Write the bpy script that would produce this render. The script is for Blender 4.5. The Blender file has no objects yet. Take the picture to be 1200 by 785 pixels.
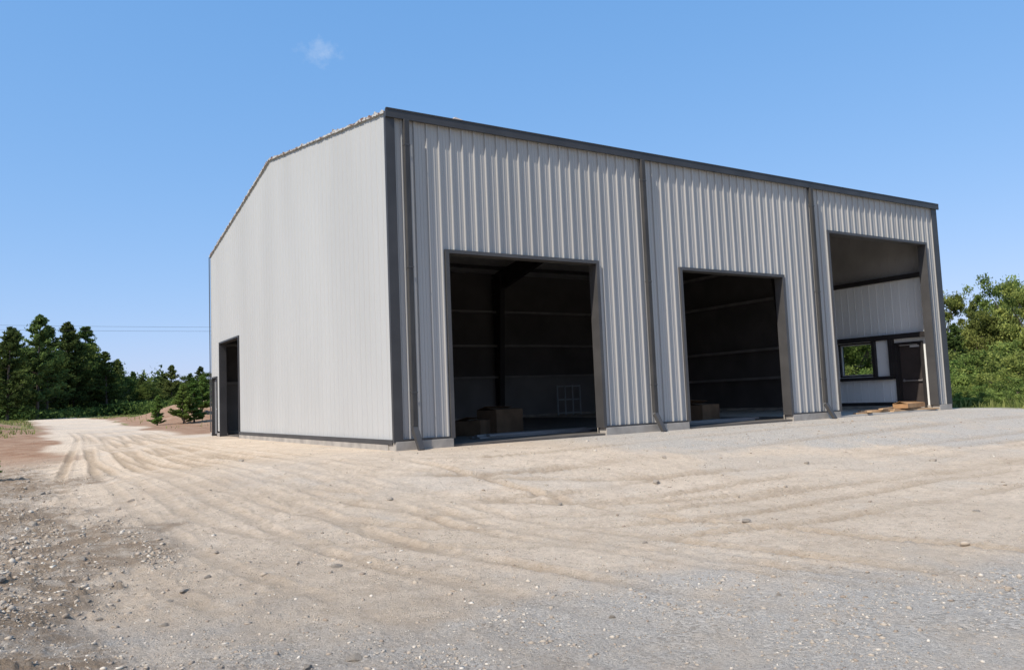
import bpy, bmesh, math, random
import numpy as np
from mathutils import Vector, Matrix, noise as mnoise
random.seed(7); rng=np.random.default_rng(11)
scene=bpy.context.scene
col=scene.collection
scene.view_settings.view_transform='Standard'
scene.view_settings.look='None'
scene.view_settings.exposure=0

# ------------------------------------------------------------ helpers
def link(o,parent=None):
    col.objects.link(o)
    if parent is not None: o.parent=parent
    return o
def empty(name,loc=(0,0,0)):
    o=bpy.data.objects.new(name,None); o.location=loc; o.empty_display_size=0.3
    return link(o)
def tag(o,label,cat,group=None):
    o["label"]=label; o["category"]=cat
    if group: o["group"]=group
def mesh_obj(name,verts,faces,mat,parent=None,smooth=False):
    me=bpy.data.meshes.new(name); me.from_pydata([tuple(v) for v in verts],[],faces); me.update()
    if isinstance(mat,(list,tuple)):
        for m in mat: me.materials.append(m)
    else: me.materials.append(mat)
    if smooth:
        me.polygons.foreach_set('use_smooth',[True]*len(me.polygons))
    return link(bpy.data.objects.new(name,me),parent)
def np_mesh(name,V,F,mat,smooth=False):
    me=bpy.data.meshes.new(name)
    n=len(V); m,k=F.shape
    me.vertices.add(n); me.vertices.foreach_set('co',np.ascontiguousarray(V,dtype=np.float32).ravel())
    me.loops.add(m*k); me.loops.foreach_set('vertex_index',np.ascontiguousarray(F,dtype=np.int32).ravel())
    me.polygons.add(m); me.polygons.foreach_set('loop_start',np.arange(0,m*k,k,dtype=np.int32))
    me.polygons.foreach_set('loop_total',np.full(m,k,dtype=np.int32))
    if smooth: me.polygons.foreach_set('use_smooth',np.ones(m,dtype=bool))
    me.update(calc_edges=True); me.validate()
    if mat: me.materials.append(mat)
    return me
def hexa(V,F,p):
    b=len(V); V.extend(p)
    for f in ((0,3,2,1),(4,5,6,7),(0,1,5,4),(1,2,6,5),(2,3,7,6),(3,0,4,7)): F.append(tuple(b+i for i in f))
def addbox(V,F,x0,x1,y0,y1,z0,z1):
    hexa(V,F,[(x0,y0,z0),(x1,y0,z0),(x1,y1,z0),(x0,y1,z0),(x0,y0,z1),(x1,y0,z1),(x1,y1,z1),(x0,y1,z1)])
def boxes(name,lst,mat,parent=None,bevel=0.0):
    V=[];F=[]
    for b in lst: addbox(V,F,*b)
    o=mesh_obj(name,V,F,mat,parent)
    if bevel>0:
        m=o.modifiers.new('bev','BEVEL'); m.width=bevel; m.segments=2
    return o

_tab=rng.random((512,512))
def vnoise(x,y):
    xi=np.floor(x).astype(int); yi=np.floor(y).astype(int)
    fx=x-xi; fy=y-yi; fx=fx*fx*(3-2*fx); fy=fy*fy*(3-2*fy)
    a=_tab[xi%512,yi%512]; b=_tab[(xi+1)%512,yi%512]; c=_tab[xi%512,(yi+1)%512]; d=_tab[(xi+1)%512,(yi+1)%512]
    return (a*(1-fx)+b*fx)*(1-fy)+(c*(1-fx)+d*fx)*fy
def fbm(x,y,s,o=4,off=0.0):
    x=np.asarray(x,float);y=np.asarray(y,float)
    t=0;a=1;n=0
    for i in range(o):
        t=t+a*vnoise(x/s+off+17.3*i,y/s+off*1.7+5.1*i); n+=a; a*=.5; s*=.5
    return t/n
def sst(a,b,x):
    t=np.clip((x-a)/(b-a),0,1); return t*t*(3-2*t)

# ------------------------------------------------------------ materials
def nodes(name):
    m=bpy.data.materials.new(name); m.use_nodes=True
    nt=m.node_tree; nt.nodes.clear()
    out=nt.nodes.new('ShaderNodeOutputMaterial')
    return m,nt,out
def mat_basic(name,c1,c2=None,scale=3.0,rough=.6,metal=0.0,bump=0.0,bscale=40,detail=6,spec=.5,stretch=None,lo=.35,hi=.65):
    m,nt,out=nodes(name); N=nt.nodes; L=nt.links
    p=N.new('ShaderNodeBsdfPrincipled'); L.new(p.outputs[0],out.inputs[0])
    p.inputs['Roughness'].default_value=rough; p.inputs['Metallic'].default_value=metal
    p.inputs['Specular IOR Level'].default_value=spec
    c2=c2 or tuple(v*.8 for v in c1)
    tc=N.new('ShaderNodeTexCoord'); mp=N.new('ShaderNodeMapping'); L.new(tc.outputs['Object'],mp.inputs[0])
    if stretch: mp.inputs['Scale'].default_value=stretch
    n=N.new('ShaderNodeTexNoise'); n.inputs['Scale'].default_value=scale; n.inputs['Detail'].default_value=detail
    L.new(mp.outputs[0],n.inputs['Vector'])
    mr=N.new('ShaderNodeMapRange'); mr.inputs[1].default_value=lo; mr.inputs[2].default_value=hi; L.new(n.outputs[0],mr.inputs[0])
    mx=N.new('ShaderNodeMix'); mx.data_type='RGBA'; L.new(mr.outputs[0],mx.inputs[0])
    mx.inputs[6].default_value=(*c1,1); mx.inputs[7].default_value=(*c2,1)
    L.new(mx.outputs[2],p.inputs['Base Color'])
    if bump>0:
        n2=N.new('ShaderNodeTexNoise'); n2.inputs['Scale'].default_value=bscale; n2.inputs['Detail'].default_value=5
        L.new(tc.outputs['Object'],n2.inputs['Vector'])
        b=N.new('ShaderNodeBump'); b.inputs['Strength'].default_value=1; b.inputs['Distance'].default_value=bump
        L.new(n2.outputs[0],b.inputs['Height']); L.new(b.outputs[0],p.inputs['Normal'])
    return m
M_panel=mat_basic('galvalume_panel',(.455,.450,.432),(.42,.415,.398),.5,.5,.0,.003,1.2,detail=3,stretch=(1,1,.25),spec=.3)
M_panelf=mat_basic('shaded_galvalume_panel',(.395,.382,.362),(.35,.338,.32),.6,.5,.0,.003,1.2,detail=4,stretch=(1,1,.2),spec=.3)  # same panel, colour darkened for the weaker light on the front wall
M_trim=mat_basic('charcoal_trim',(.052,.05,.05),(.038,.036,.036),1.5,.5,spec=.4)
M_jamb=mat_basic('jamb_trim',(.075,.071,.069),(.057,.054,.053),1.5,.5,spec=.4)
M_spout=mat_basic('charcoal_downspout',(.07,.066,.063),(.052,.049,.047),1.5,.45,spec=.4)
M_conc=mat_basic('concrete',(.40,.36,.31),(.27,.245,.215),2.5,.9,0,.006,30)
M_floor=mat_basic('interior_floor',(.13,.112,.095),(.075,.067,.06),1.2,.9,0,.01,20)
M_floorl=mat_basic('bounce_slab',(.50,.46,.40),(.40,.37,.32),1.2,.9,0,.005,20)  # slab colour raised to bounce light into the tall bay
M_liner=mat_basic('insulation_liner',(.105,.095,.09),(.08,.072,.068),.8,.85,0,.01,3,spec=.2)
M_linerl=mat_basic('bounce_lit_liner',(.88,.88,.86),(.80,.80,.78),.8,.6,0,.004,4,stretch=(1,3,.3))  # pale liner, lightened further to stand in for bounced daylight
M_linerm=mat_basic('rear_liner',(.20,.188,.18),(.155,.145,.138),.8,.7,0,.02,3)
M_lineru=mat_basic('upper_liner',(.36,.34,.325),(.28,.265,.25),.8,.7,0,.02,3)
M_steel=mat_basic('primer_steel',(.035,.03,.029),(.025,.022,.022),2,.6,spec=.3)
M_roof=mat_basic('roof_sheet',(.42,.42,.41),(.36,.36,.35),1,.4)
M_insul=mat_basic('torn_insulation',(.46,.45,.43),(.16,.09,.065),9,.9,lo=.50,hi=.60)
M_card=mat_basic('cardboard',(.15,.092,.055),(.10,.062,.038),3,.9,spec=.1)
M_cardl=mat_basic('sunlit_cardboard',(.45,.27,.14),(.35,.20,.10),3,.9,spec=.1)  # lighter copy of the cardboard, sunlight put into its colour
M_scrap=mat_basic('pale_scrap',(.55,.48,.42),(.42,.34,.28),3,.9,spec=.1)
M_wood=mat_basic('lumber',(.52,.34,.19),(.40,.25,.13),4,.8,stretch=(1,8,8))
M_doorp=mat_basic('door_paint',(.06,.045,.04),(.045,.035,.03),2,.6)
M_white=mat_basic('white_vinyl',(.62,.61,.6),(.5,.5,.49),3,.5)
M_dframe=mat_basic('dull_frame',(.40,.42,.44),(.32,.34,.36),3,.6)
M_pole=mat_basic('pole_wood',(.15,.11,.08),(.1,.07,.05),3,.9)
M_wire=mat_basic('wire',(.05,.05,.05),(.04,.04,.04),3,.6)
M_bark=mat_basic('bark',(.14,.105,.08),(.07,.05,.04),6,.95,0,.02,20)
M_rock=mat_basic('limestone_rock',(.46,.395,.32),(.32,.265,.21),9,.9,0,.012,30,spec=.2)
def mat_glass():
    m,nt,out=nodes('window_glass'); N=nt.nodes;L=nt.links
    t=N.new('ShaderNodeBsdfTransparent'); t.inputs[0].default_value=(.9,.93,.92,1)
    g=N.new('ShaderNodeBsdfGlossy'); g.inputs['Roughness'].default_value=.03
    f=N.new('ShaderNodeFresnel'); f.inputs[0].default_value=1.45
    mx=N.new('ShaderNodeMixShader'); L.new(f.outputs[0],mx.inputs[0]); L.new(t.outputs[0],mx.inputs[1]); L.new(g.outputs[0],mx.inputs[2])
    L.new(mx.outputs[0],out.inputs[0]); return m
M_glass=mat_glass()
def mat_leaf(name,dark,light,trans=.3):
    m,nt,out=nodes(name); N=nt.nodes;L=nt.links
    a=N.new('ShaderNodeAttribute'); a.attribute_name='shade'
    oi=N.new('ShaderNodeObjectInfo')
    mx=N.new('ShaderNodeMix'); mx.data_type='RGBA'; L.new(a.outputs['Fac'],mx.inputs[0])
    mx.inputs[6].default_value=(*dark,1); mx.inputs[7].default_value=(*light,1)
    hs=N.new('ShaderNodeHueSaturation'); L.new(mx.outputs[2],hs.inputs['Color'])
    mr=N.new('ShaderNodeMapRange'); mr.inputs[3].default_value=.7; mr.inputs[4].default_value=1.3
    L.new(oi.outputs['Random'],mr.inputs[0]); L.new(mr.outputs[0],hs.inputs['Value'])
    mh=N.new('ShaderNodeMapRange'); mh.inputs[3].default_value=.47; mh.inputs[4].default_value=.52
    ms=N.new('ShaderNodeMath'); ms.operation='FRACT'; mm=N.new('ShaderNodeMath'); mm.operation='MULTIPLY'; mm.inputs[1].default_value=7.3
    L.new(oi.outputs['Random'],mm.inputs[0]); L.new(mm.outputs[0],ms.inputs[0]); L.new(ms.outputs[0],mh.inputs[0]); L.new(mh.outputs[0],hs.inputs['Hue'])
    d=N.new('ShaderNodeBsdfDiffuse'); t=N.new('ShaderNodeBsdfTranslucent')
    L.new(hs.outputs[0],d.inputs[0]); L.new(hs.outputs[0],t.inputs[0])
    s=N.new('ShaderNodeMixShader'); s.inputs[0].default_value=trans
    L.new(d.outputs[0],s.inputs[1]); L.new(t.outputs[0],s.inputs[2]); L.new(s.outputs[0],out.inputs[0])
    return m
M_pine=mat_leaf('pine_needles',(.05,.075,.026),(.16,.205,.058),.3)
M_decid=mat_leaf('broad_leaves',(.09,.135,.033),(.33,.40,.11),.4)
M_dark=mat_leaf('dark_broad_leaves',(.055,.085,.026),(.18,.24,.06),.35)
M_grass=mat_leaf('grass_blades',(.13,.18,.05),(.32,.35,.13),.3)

def mat_ground():
    m,nt,out=nodes('dirt_and_gravel'); N=nt.nodes;L=nt.links
    p=N.new('ShaderNodeBsdfPrincipled'); p.inputs['Roughness'].default_value=.95; p.inputs['Specular IOR Level'].default_value=.1
    L.new(p.outputs[0],out.inputs[0])
    geo=N.new('ShaderNodeNewGeometry'); P=geo.outputs['Position']
    z=N.new('ShaderNodeAttribute'); z.attribute_name='zone'
    sep=N.new('ShaderNodeSeparateColor'); L.new(z.outputs['Color'],sep.inputs[0])
    def noise(s,d=6,r=.6):
        n=N.new('ShaderNodeTexNoise'); n.inputs['Scale'].default_value=s; n.inputs['Detail'].default_value=d; n.inputs['Roughness'].default_value=r
        L.new(P,n.inputs['Vector']); return n.outputs[0]
    def mr(i,a,b,c=0,d=1):
        q=N.new('ShaderNodeMapRange'); q.inputs[1].default_value=a;q.inputs[2].default_value=b;q.inputs[3].default_value=c;q.inputs[4].default_value=d
        L.new(i,q.inputs[0]); return q.outputs[0]
    def mix(f,a,b,bt='MIX'):
        q=N.new('ShaderNodeMix'); q.data_type='RGBA'; q.blend_type=bt
        if isinstance(f,(int,float)): q.inputs[0].default_value=f
        else: L.new(f,q.inputs[0])
        for s,v in ((6,a),(7,b)):
            if isinstance(v,tuple): q.inputs[s].default_value=(*v,1)
            else: L.new(v,q.inputs[s])
        return q.outputs[2]
    def math_(op,a,b):
        q=N.new('ShaderNodeMath'); q.operation=op
        for s,v in ((0,a),(1,b)):
            if isinstance(v,(int,float)): q.inputs[s].default_value=v
            else: L.new(v,q.inputs[s])
        return q.outputs[0]
    sand=mix(mr(noise(.45,8),.40,.60),(.72,.585,.445),(.64,.515,.385))
    sand=mix(mr(noise(1.9,9,.75),.48,.62,0,.65),sand,(.54,.415,.30))
    sand=mix(mr(noise(.9,9,.78),.56,.66,0,.5),sand,(.66,.585,.49))
    sand=mix(mr(noise(11,8,.8),.5,.64,0,.75),sand,(.43,.335,.24))
    sand=mix(mr(noise(45,5,.75),.55,.66,0,.7),sand,(.74,.665,.56))
    sand=mix(mr(noise(80,4,.7),.58,.68,0,.6),sand,(.38,.31,.235))
    v=N.new('ShaderNodeTexVoronoi'); v.inputs['Scale'].default_value=42; L.new(P,v.inputs['Vector'])
    hs=N.new('ShaderNodeSeparateColor'); L.new(v.outputs['Color'],hs.inputs[0])
    gr=mix(hs.outputs[0],(.32,.285,.245),(.66,.605,.53))
    v2=N.new('ShaderNodeTexVoronoi'); v2.inputs['Scale'].default_value=95; L.new(P,v2.inputs['Vector'])
    hs2=N.new('ShaderNodeSeparateColor'); L.new(v2.outputs['Color'],hs2.inputs[0])
    gr2=mix(hs2.outputs[1],(.37,.33,.285),(.66,.605,.53))
    gr=mix(mr(noise(1.5,5),.4,.6),gr,gr2)
    gr=mix(mr(noise(.8,8,.68),.5,.66,0,.6),gr,sand)
    brown=mix(mr(noise(1.2,6),.35,.65),(.29,.165,.10),(.40,.265,.175))
    green=mix(mr(noise(1.6,6),.35,.65),(.12,.15,.05),(.25,.24,.10))
    c=mix(sep.outputs[0],sand,gr)
    rb=N.new('ShaderNodeAttribute'); rb.attribute_name='rubble'
    c=mix(math_('MULTIPLY',rb.outputs['Fac'],mr(noise(2.1,9,.78),.40,.54,.15,1)),c,(.33,.245,.17))
    c=mix(sep.outputs[2],c,brown)
    c=mix(sep.outputs[1],c,green)
    tr=N.new('ShaderNodeAttribute'); tr.attribute_name='track'
    c=mix(math_('MULTIPLY',tr.outputs['Fac'],mr(noise(9,6,.75),.3,.6,.35,1)),c,(.38,.285,.195))
    L.new(c,p.inputs['Base Color'])
    h=math_('ADD',math_('MULTIPLY',noise(9,10,.8),.048),math_('MULTIPLY',noise(50,5,.75),.014))
    hv=math_('MULTIPLY',math_('SUBTRACT',1.0,v.outputs['Distance']),math_('MULTIPLY',math_('MAXIMUM',sep.outputs[0],rb.outputs['Fac']),.011))
    hv2=math_('MULTIPLY',math_('SUBTRACT',1.0,v2.outputs['Distance']),.0045)
    hr=math_('MULTIPLY',rb.outputs['Fac'],math_('MULTIPLY',noise(5,10,.8),.07))
    h=math_('ADD',math_('ADD',h,hr),math_('ADD',hv,hv2))
    b=N.new('ShaderNodeBump'); b.inputs['Strength'].default_value=1; b.inputs['Distance'].default_value=1.0
    L.new(h,b.inputs['Height']); L.new(b.outputs[0],p.inputs['Normal'])
    return m
M_ground=mat_ground()

# ------------------------------------------------------------ camera (calibrated from surveyed building corners)
EV=7.3; RG=8.76
CAM0=Vector((-7.0,-15.9,1.04))
Xv=Vector((1469,-11,-930)).normalized()
Yv=Vector((-584,-98.5,-930)); Yv=(Yv-Xv*Yv.dot(Xv)).normalized()
Zv=Xv.cross(Yv).normalized()
R0=np.array(Matrix((Xv,Yv,Zv)))
def rotv(w):
    t=np.linalg.norm(w)
    if t<1e-12: return np.eye(3)
    k=w/t; K=np.array([[0,-k[2],k[1]],[k[2],0,-k[0]],[-k[1],k[0],0]])
    return np.eye(3)+math.sin(t)*K+(1-math.cos(t))*K@K
OBS=[(0,0,0,'',463,528,1),(0,-.1,.07,'e',455,127,1.5),(21.46,-.1,.07,'e',1100,238,1.5),(21.35,0,0,'',1111,479,1),(0,18.3,.04,'e',247,303,1),(0,18.3,.03,'',247,510,1),
     (0,9.15,.06,'r',318,186,1),(1.38,0,4.3,'',526,295,.7),(5.58,0,4.3,'',700,307,.7),(8.53,0,4.3,'',797,315,.7),(12.68,0,4.3,'',919,323,.7),(15.05,0,5.85,'',968,278,.7),(20.5,0,5.85,'',1085,290,.7),
     (1.38,0,.05,'',530,525,.5),(8.53,0,.05,'',804,502,.5),(15.05,0,.05,'',980,488,.5)]
def resid(p):
    Rm=rotv(p[0:3])@R0; C=np.array(CAM0)+p[3:6]; f=930*(1+p[6]); sx=p[7]*100; ev=EV+p[8]; rg=RG+p[9]
    out=[]
    for X,Y,Z,t,u,v,wt in OBS:
        z=Z+(ev if t=='e' else rg if t=='r' else 0)
        q=Rm.T@(np.array([X,Y,z])-C)
        out+= [wt*(600+sx+f*q[0]/-q[2]-u), wt*(392.5-f*q[1]/-q[2]-v)]
    out+= [p[7]*1.5,p[6]*40,p[3]*1.0,p[4]*1.0,p[5]*6,p[8]*6,p[9]*6]
    return np.array(out)
p=np.zeros(10); lam=1e-2; r=resid(p); c0=(r@r); cst=c0
for it in range(60):
    J=np.array([(resid(p+np.eye(10)[k]*1e-5)-r)/1e-5 for k in range(10)]).T
    A=J.T@J; dlt=np.linalg.solve(A+lam*np.diag(np.diag(A)),-J.T@r)
    r2_=resid(p+dlt)
    if r2_@r2_<cst: p=p+dlt; r=r2_; cst=r@r; lam*=.4
    else: lam*=4
if abs(p[7])>2.5 or abs(p[6])>.25: p=np.zeros(10)
Rm=rotv(p[0:3])@R0
R=Matrix(Rm.tolist()); CAM=CAM0+Vector(p[3:6].tolist()); EV+=float(p[8]); RG+=float(p[9])
cam=bpy.data.cameras.new('camera'); cam.lens=930*(1+float(p[6]))/1200*36; cam.sensor_width=36; cam.sensor_fit='HORIZONTAL'
cam.shift_x=-float(p[7])*100/1200
cam.clip_start=.05; cam.clip_end=5000
co=bpy.data.objects.new('camera',cam); co.matrix_world=Matrix.Translation(CAM)@R.to_4x4(); col.objects.link(co)
scene.camera=co

# ------------------------------------------------------------ light
EL=49; AZ=15
sdir=Vector((math.cos(math.radians(AZ))*math.cos(math.radians(EL)),math.sin(math.radians(AZ))*math.cos(math.radians(EL)),-math.sin(math.radians(EL))))
sl=bpy.data.lights.new('sun','SUN'); sl.energy=5.0; sl.angle=math.radians(.53); sl.color=(1,.94,.84)
so=bpy.data.objects.new('sun',sl); so.rotation_euler=sdir.to_track_quat('-Z','Y').to_euler(); so.location=(-30,-20,40); col.objects.link(so)
w=bpy.data.worlds.new('World'); scene.world=w; w.use_nodes=True
nt=w.node_tree; N=nt.nodes; L=nt.links; N.clear()
wo=N.new('ShaderNodeOutputWorld'); bg=N.new('ShaderNodeBackground'); L.new(bg.outputs[0],wo.inputs[0])
sky=N.new('ShaderNodeTexSky'); sky.sky_type='NISHITA'; sky.sun_disc=False
sky.sun_elevation=math.radians(EL); sky.sun_rotation=math.atan2(-sdir.x,-sdir.y)%(2*math.pi)
sky.air_density=1.0; sky.dust_density=.6; sky.ozone_density=2.0; sky.altitude=200
bg.inputs['Strength'].default_value=.12
sp_=N.new('ShaderNodeSeparateColor'); L.new(sky.outputs[0],sp_.inputs[0])
cb_=N.new('ShaderNodeCombineColor')
for ch,(a_,g_) in enumerate(((1.36,.76),(2.5,.46),(4.5,.32))):
    pw=N.new('ShaderNodeMath'); pw.operation='POWER'; pw.inputs[1].default_value=g_; L.new(sp_.outputs[ch],pw.inputs[0])
    mu=N.new('ShaderNodeMath'); mu.operation='MULTIPLY'; mu.inputs[1].default_value=a_; L.new(pw.outputs[0],mu.inputs[0])
    L.new(mu.outputs[0],cb_.inputs[ch])
tc=N.new('ShaderNodeTexCoord')
vm=N.new('ShaderNodeVectorMath'); vm.operation='NORMALIZE'; L.new(tc.outputs['Generated'],vm.inputs[0])
mp=N.new('ShaderNodeMapping'); mp.inputs['Scale'].default_value=(1,1,1.7); L.new(vm.outputs[0],mp.inputs[0])
d=N.new('ShaderNodeVectorMath'); d.operation='DISTANCE'; L.new(mp.outputs[0],d.inputs[0]); d.inputs[1].default_value=(.302,.861,.4095*1.7)
nz=N.new('ShaderNodeTexNoise'); nz.inputs['Scale'].default_value=45; nz.inputs['Detail'].default_value=8; nz.inputs['Roughness'].default_value=.68; L.new(vm.outputs[0],nz.inputs['Vector'])
ml=N.new('ShaderNodeMath'); ml.operation='MULTIPLY_ADD'; L.new(nz.outputs[0],ml.inputs[0]); ml.inputs[1].default_value=.10; L.new(d.outputs['Value'],ml.inputs[2])
mr=N.new('ShaderNodeMapRange'); mr.inputs[1].default_value=.036; mr.inputs[2].default_value=.076; mr.inputs[3].default_value=.42; mr.inputs[4].default_value=0; L.new(ml.outputs[0],mr.inputs[0])
mx=N.new('ShaderNodeMix'); mx.data_type='RGBA'; L.new(mr.outputs[0],mx.inputs[0]); L.new(cb_.outputs[0],mx.inputs[6]); mx.inputs[7].default_value=(5.0,6.0,7.6,1)
L.new(mx.outputs[2],bg.inputs[0])

# ------------------------------------------------------------ terrain
BX,BY=21.3,18.3
PX,PY=-7.0,-15.9
def bdist(x,y):
    dx=np.maximum(np.maximum(-x,x-BX),0); dy=np.maximum(np.maximum(-y,y-BY),0)
    return np.hypot(dx,dy)
def inside(x,y): return (x>0.3)&(x<BX-.3)&(y>0.35)&(y<BY-.3)
def arc(cx,cy,r,a0,a1,n=12):
    return [(cx+r*math.cos(math.radians(a0+(a1-a0)*i/n)),cy+r*math.sin(math.radians(a0+(a1-a0)*i/n))) for i in range(n+1)]
tracks=[]
rt=random.Random(21)
for k in range(5):
    xs=(-4.9,-4.2,-3.4,-2.6,-3.9)[k]; yb=(-9.8,-6.2,-7.9,-4.6,-8.9)[k]; r_=(6.0,4.5,6.5,3.6,5.2)[k]
    dy=rt.uniform(-3,2); xr=-3.9+rt.uniform(-.4,.4)
    for off in (0,1.75):
        tracks.append([(xr+off*.9,60),(xr+off*.95,30),(xs+off,10),(xs+off,yb+r_+off*.3)]+arc(xs+r_,yb+r_,r_-off,182,265)+[(16,yb+off+.5+dy*.5),(34,yb+off+dy)])
for k in range(5):
    x0=-4.3+.3*k+rt.uniform(-.15,.15); x1=-6.0+.9*k+rt.uniform(-.25,.25); xm=(x0*.4+x1*.6)-.4
    for off in (0,1.7):
        tracks.append([(x0*.6-1.6+off*.9,60),(x0+off*.95,22),(xm+off,5),(x1-.1+off,-3),(x1+.25+off*1.02,-8),(x1+1.0+off*1.05,-12)])
def track_field(x,y):
    dmin=np.full(x.shape,9.0)
    m=np.hypot(x-PX,y-PY)<45
    xx=x[m];yy=y[m]; dm=np.full(xx.shape,9.0)
    xx=xx+(fbm(xx,yy,16,1,3.3)-.5)*.8+(fbm(xx,yy,.25,2,8.3)-.5)*.045
    for t in tracks:
        for (ax,ay),(bx_,by_) in zip(t[:-1],t[1:]):
            vx,vy=bx_-ax,by_-ay; l2=vx*vx+vy*vy
            tt=np.clip(((xx-ax)*vx+(yy-ay)*vy)/l2,0,1)
            dd=np.hypot(xx-ax-tt*vx,yy-ay-tt*vy)
            dm=np.minimum(dm,dd)
    dmin[m]=dm
    return dmin
def base_h(x,y):
    d=bdist(x,y)
    h=-.50*sst(1.0,9,d)*sst(26,6,y)
    yy=np.maximum(y-18,0)
    h=h+1.7*(1-np.exp(-yy/80.))
    h=np.where(inside(x,y),-.25,h)
    return h
def full_h(x,y,want=False):
    d=bdist(x,y); a=sst(.2,3,d)
    near=sst(60,25,np.hypot(x-PX,y-PY))
    lf=sst(-5.3,-6.6,x+(fbm(x,y,2,2,61.)-.5)*2)*sst(16,6,y)
    h=base_h(x,y)
    h=h+a*(fbm(x,y,3.5,5,1.1)-.5)*.11*(.5+.5*near)+a*(fbm(x,y,.55,5,7.7)-.5)*.045*near*(.6+1.4*lf)+(fbm(x,y,.16,4,9.)-.5)*(.024+.055*lf)*near*a
    cl=fbm(x,y,.09,2,77.)
    h=h+np.maximum(cl-.66,0)*(.05+.14*lf)*near*a
    h=h+.16*sst(-6.0,-7.2,x)*sst(14,2,y)*near*(fbm(x,y,1.6,4,4.)*1.4)
    h=h+(1.35*np.exp(-((x-4.6)/3.4)**2-((y-44)/7.5)**2)+.6*np.exp(-((x+10.0)/3.2)**2-((y-40)/14)**2))*(.75+.5*fbm(x,y,2.5,4,31.))
    tf=track_field(x,y)
    breakup=.28+.72*sst(.36,.58,fbm(x,y,2.6,5,21.))
    rut=-.034*np.exp(-(tf/.085)**4)+.027*np.exp(-((tf-.14)/.036)**2)
    g=sst(.3,2.5,d)*near*breakup*(1-.85*sst(-.9,.9,-(2*x+3*y+36.8)/3.6))*(1-.4*sst(1,6,x))*(1-.6*lf)
    h=h+rut*g*(.35+1.3*fbm(x,y,.22,3,51.))
    if want: return h,np.exp(-(tf/.13)**2)*g
    return h
fwd=-(R@Vector((0,0,1))); a0=math.atan2(fwd.y,fwd.x)
ang=np.concatenate([np.linspace(-56,56,1200),np.linspace(56,304,110)[1:-1]])*math.pi/180+a0
rad=np.exp(np.linspace(math.log(.6),math.log(60),620))
rad=np.concatenate([rad,np.exp(np.linspace(math.log(60),math.log(2500),80))[1:]])
RR,AA=np.meshgrid(rad,ang,indexing='ij')
gx=(PX+RR*np.cos(AA)).ravel(); gy=(PY+RR*np.sin(AA)).ravel()
gz,trk=full_h(gx,gy,True)
nr,na=RR.shape
i=np.arange(nr-1)[:,None]; j=np.arange(na)[None,:]; j2=(j+1)%na
F=np.stack([(i*na+j)+0*j2,((i+1)*na+j)+0*j2,(i+1)*na+j2,i*na+j2],-1).reshape(-1,4)
V=np.stack([gx,gy,gz],1)
gme=np_mesh('ground',V,F,M_ground,True)
n1=fbm(V[:,0],V[:,1],2.5,5,2.2)-.5; n2=fbm(V[:,0],V[:,1],.5,4,12.)-.5
x,y=V[:,0],V[:,1]
front=sst(-1.1,1.1,-(2*x+3*y+36.8)/3.6+n1*4.5+n2*2.5)
left=sst(-.6,.7,(-5.7-x)+n1*3.5+n2*2)*sst(16,6,y)
strip=sst(-.5,.5,(y+2.3+.42*(x-1))+n1*3.0+n2*1.2)*sst(2.4,4.5,x+n1*2)*sst(1,-.3,y)
patch=.3*sst(.08,.18,n1)
grav=np.clip(np.maximum.reduce([front*.95,left*.4,strip*.95,patch]),0,1)
brown=np.clip(sst(-.3,.4,x+1.0+n1*2.2)*sst(18.8,21,y)+sst(-.3,.4,-5.5-x+n1*2.5)*sst(7,15,y),0,1)
dist=np.hypot(x+7,y+16)
road=(np.abs(x+3.2+n1*1.2)>2.2)
bank=(x>-1)&(y<56)
green=np.clip(sst(21.8,23,x+n1*2)*sst(-7,-3,y+n1*4)+sst(30,34,x)+.85*sst(.07,.13,n1+n2*.5)*sst(28,34,y)*road*(~bank)+sst(66,74,y)*road+sst(55,70,dist)*(y<25)+sst(-16,-19,x),0,1)
zc=np.stack([grav,green,brown,np.ones_like(x)],1).astype(np.float32)
at=gme.attributes.new('zone','FLOAT_COLOR','POINT'); at.data.foreach_set('color',zc.ravel())
at=gme.attributes.new('track','FLOAT','POINT'); at.data.foreach_set('value',trk.astype(np.float32))
at=gme.attributes.new('rubble','FLOAT','POINT'); at.data.foreach_set('value',np.maximum(left,.3*sst(-2,-4.5,x+n1*3)*sst(4,-4,y)).astype(np.float32))
g=bpy.data.objects.new('ground',gme); col.objects.link(g); g["kind"]="structure"
def hz(x,y): return float(full_h(np.array([x],float),np.array([y],float))[0])

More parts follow.
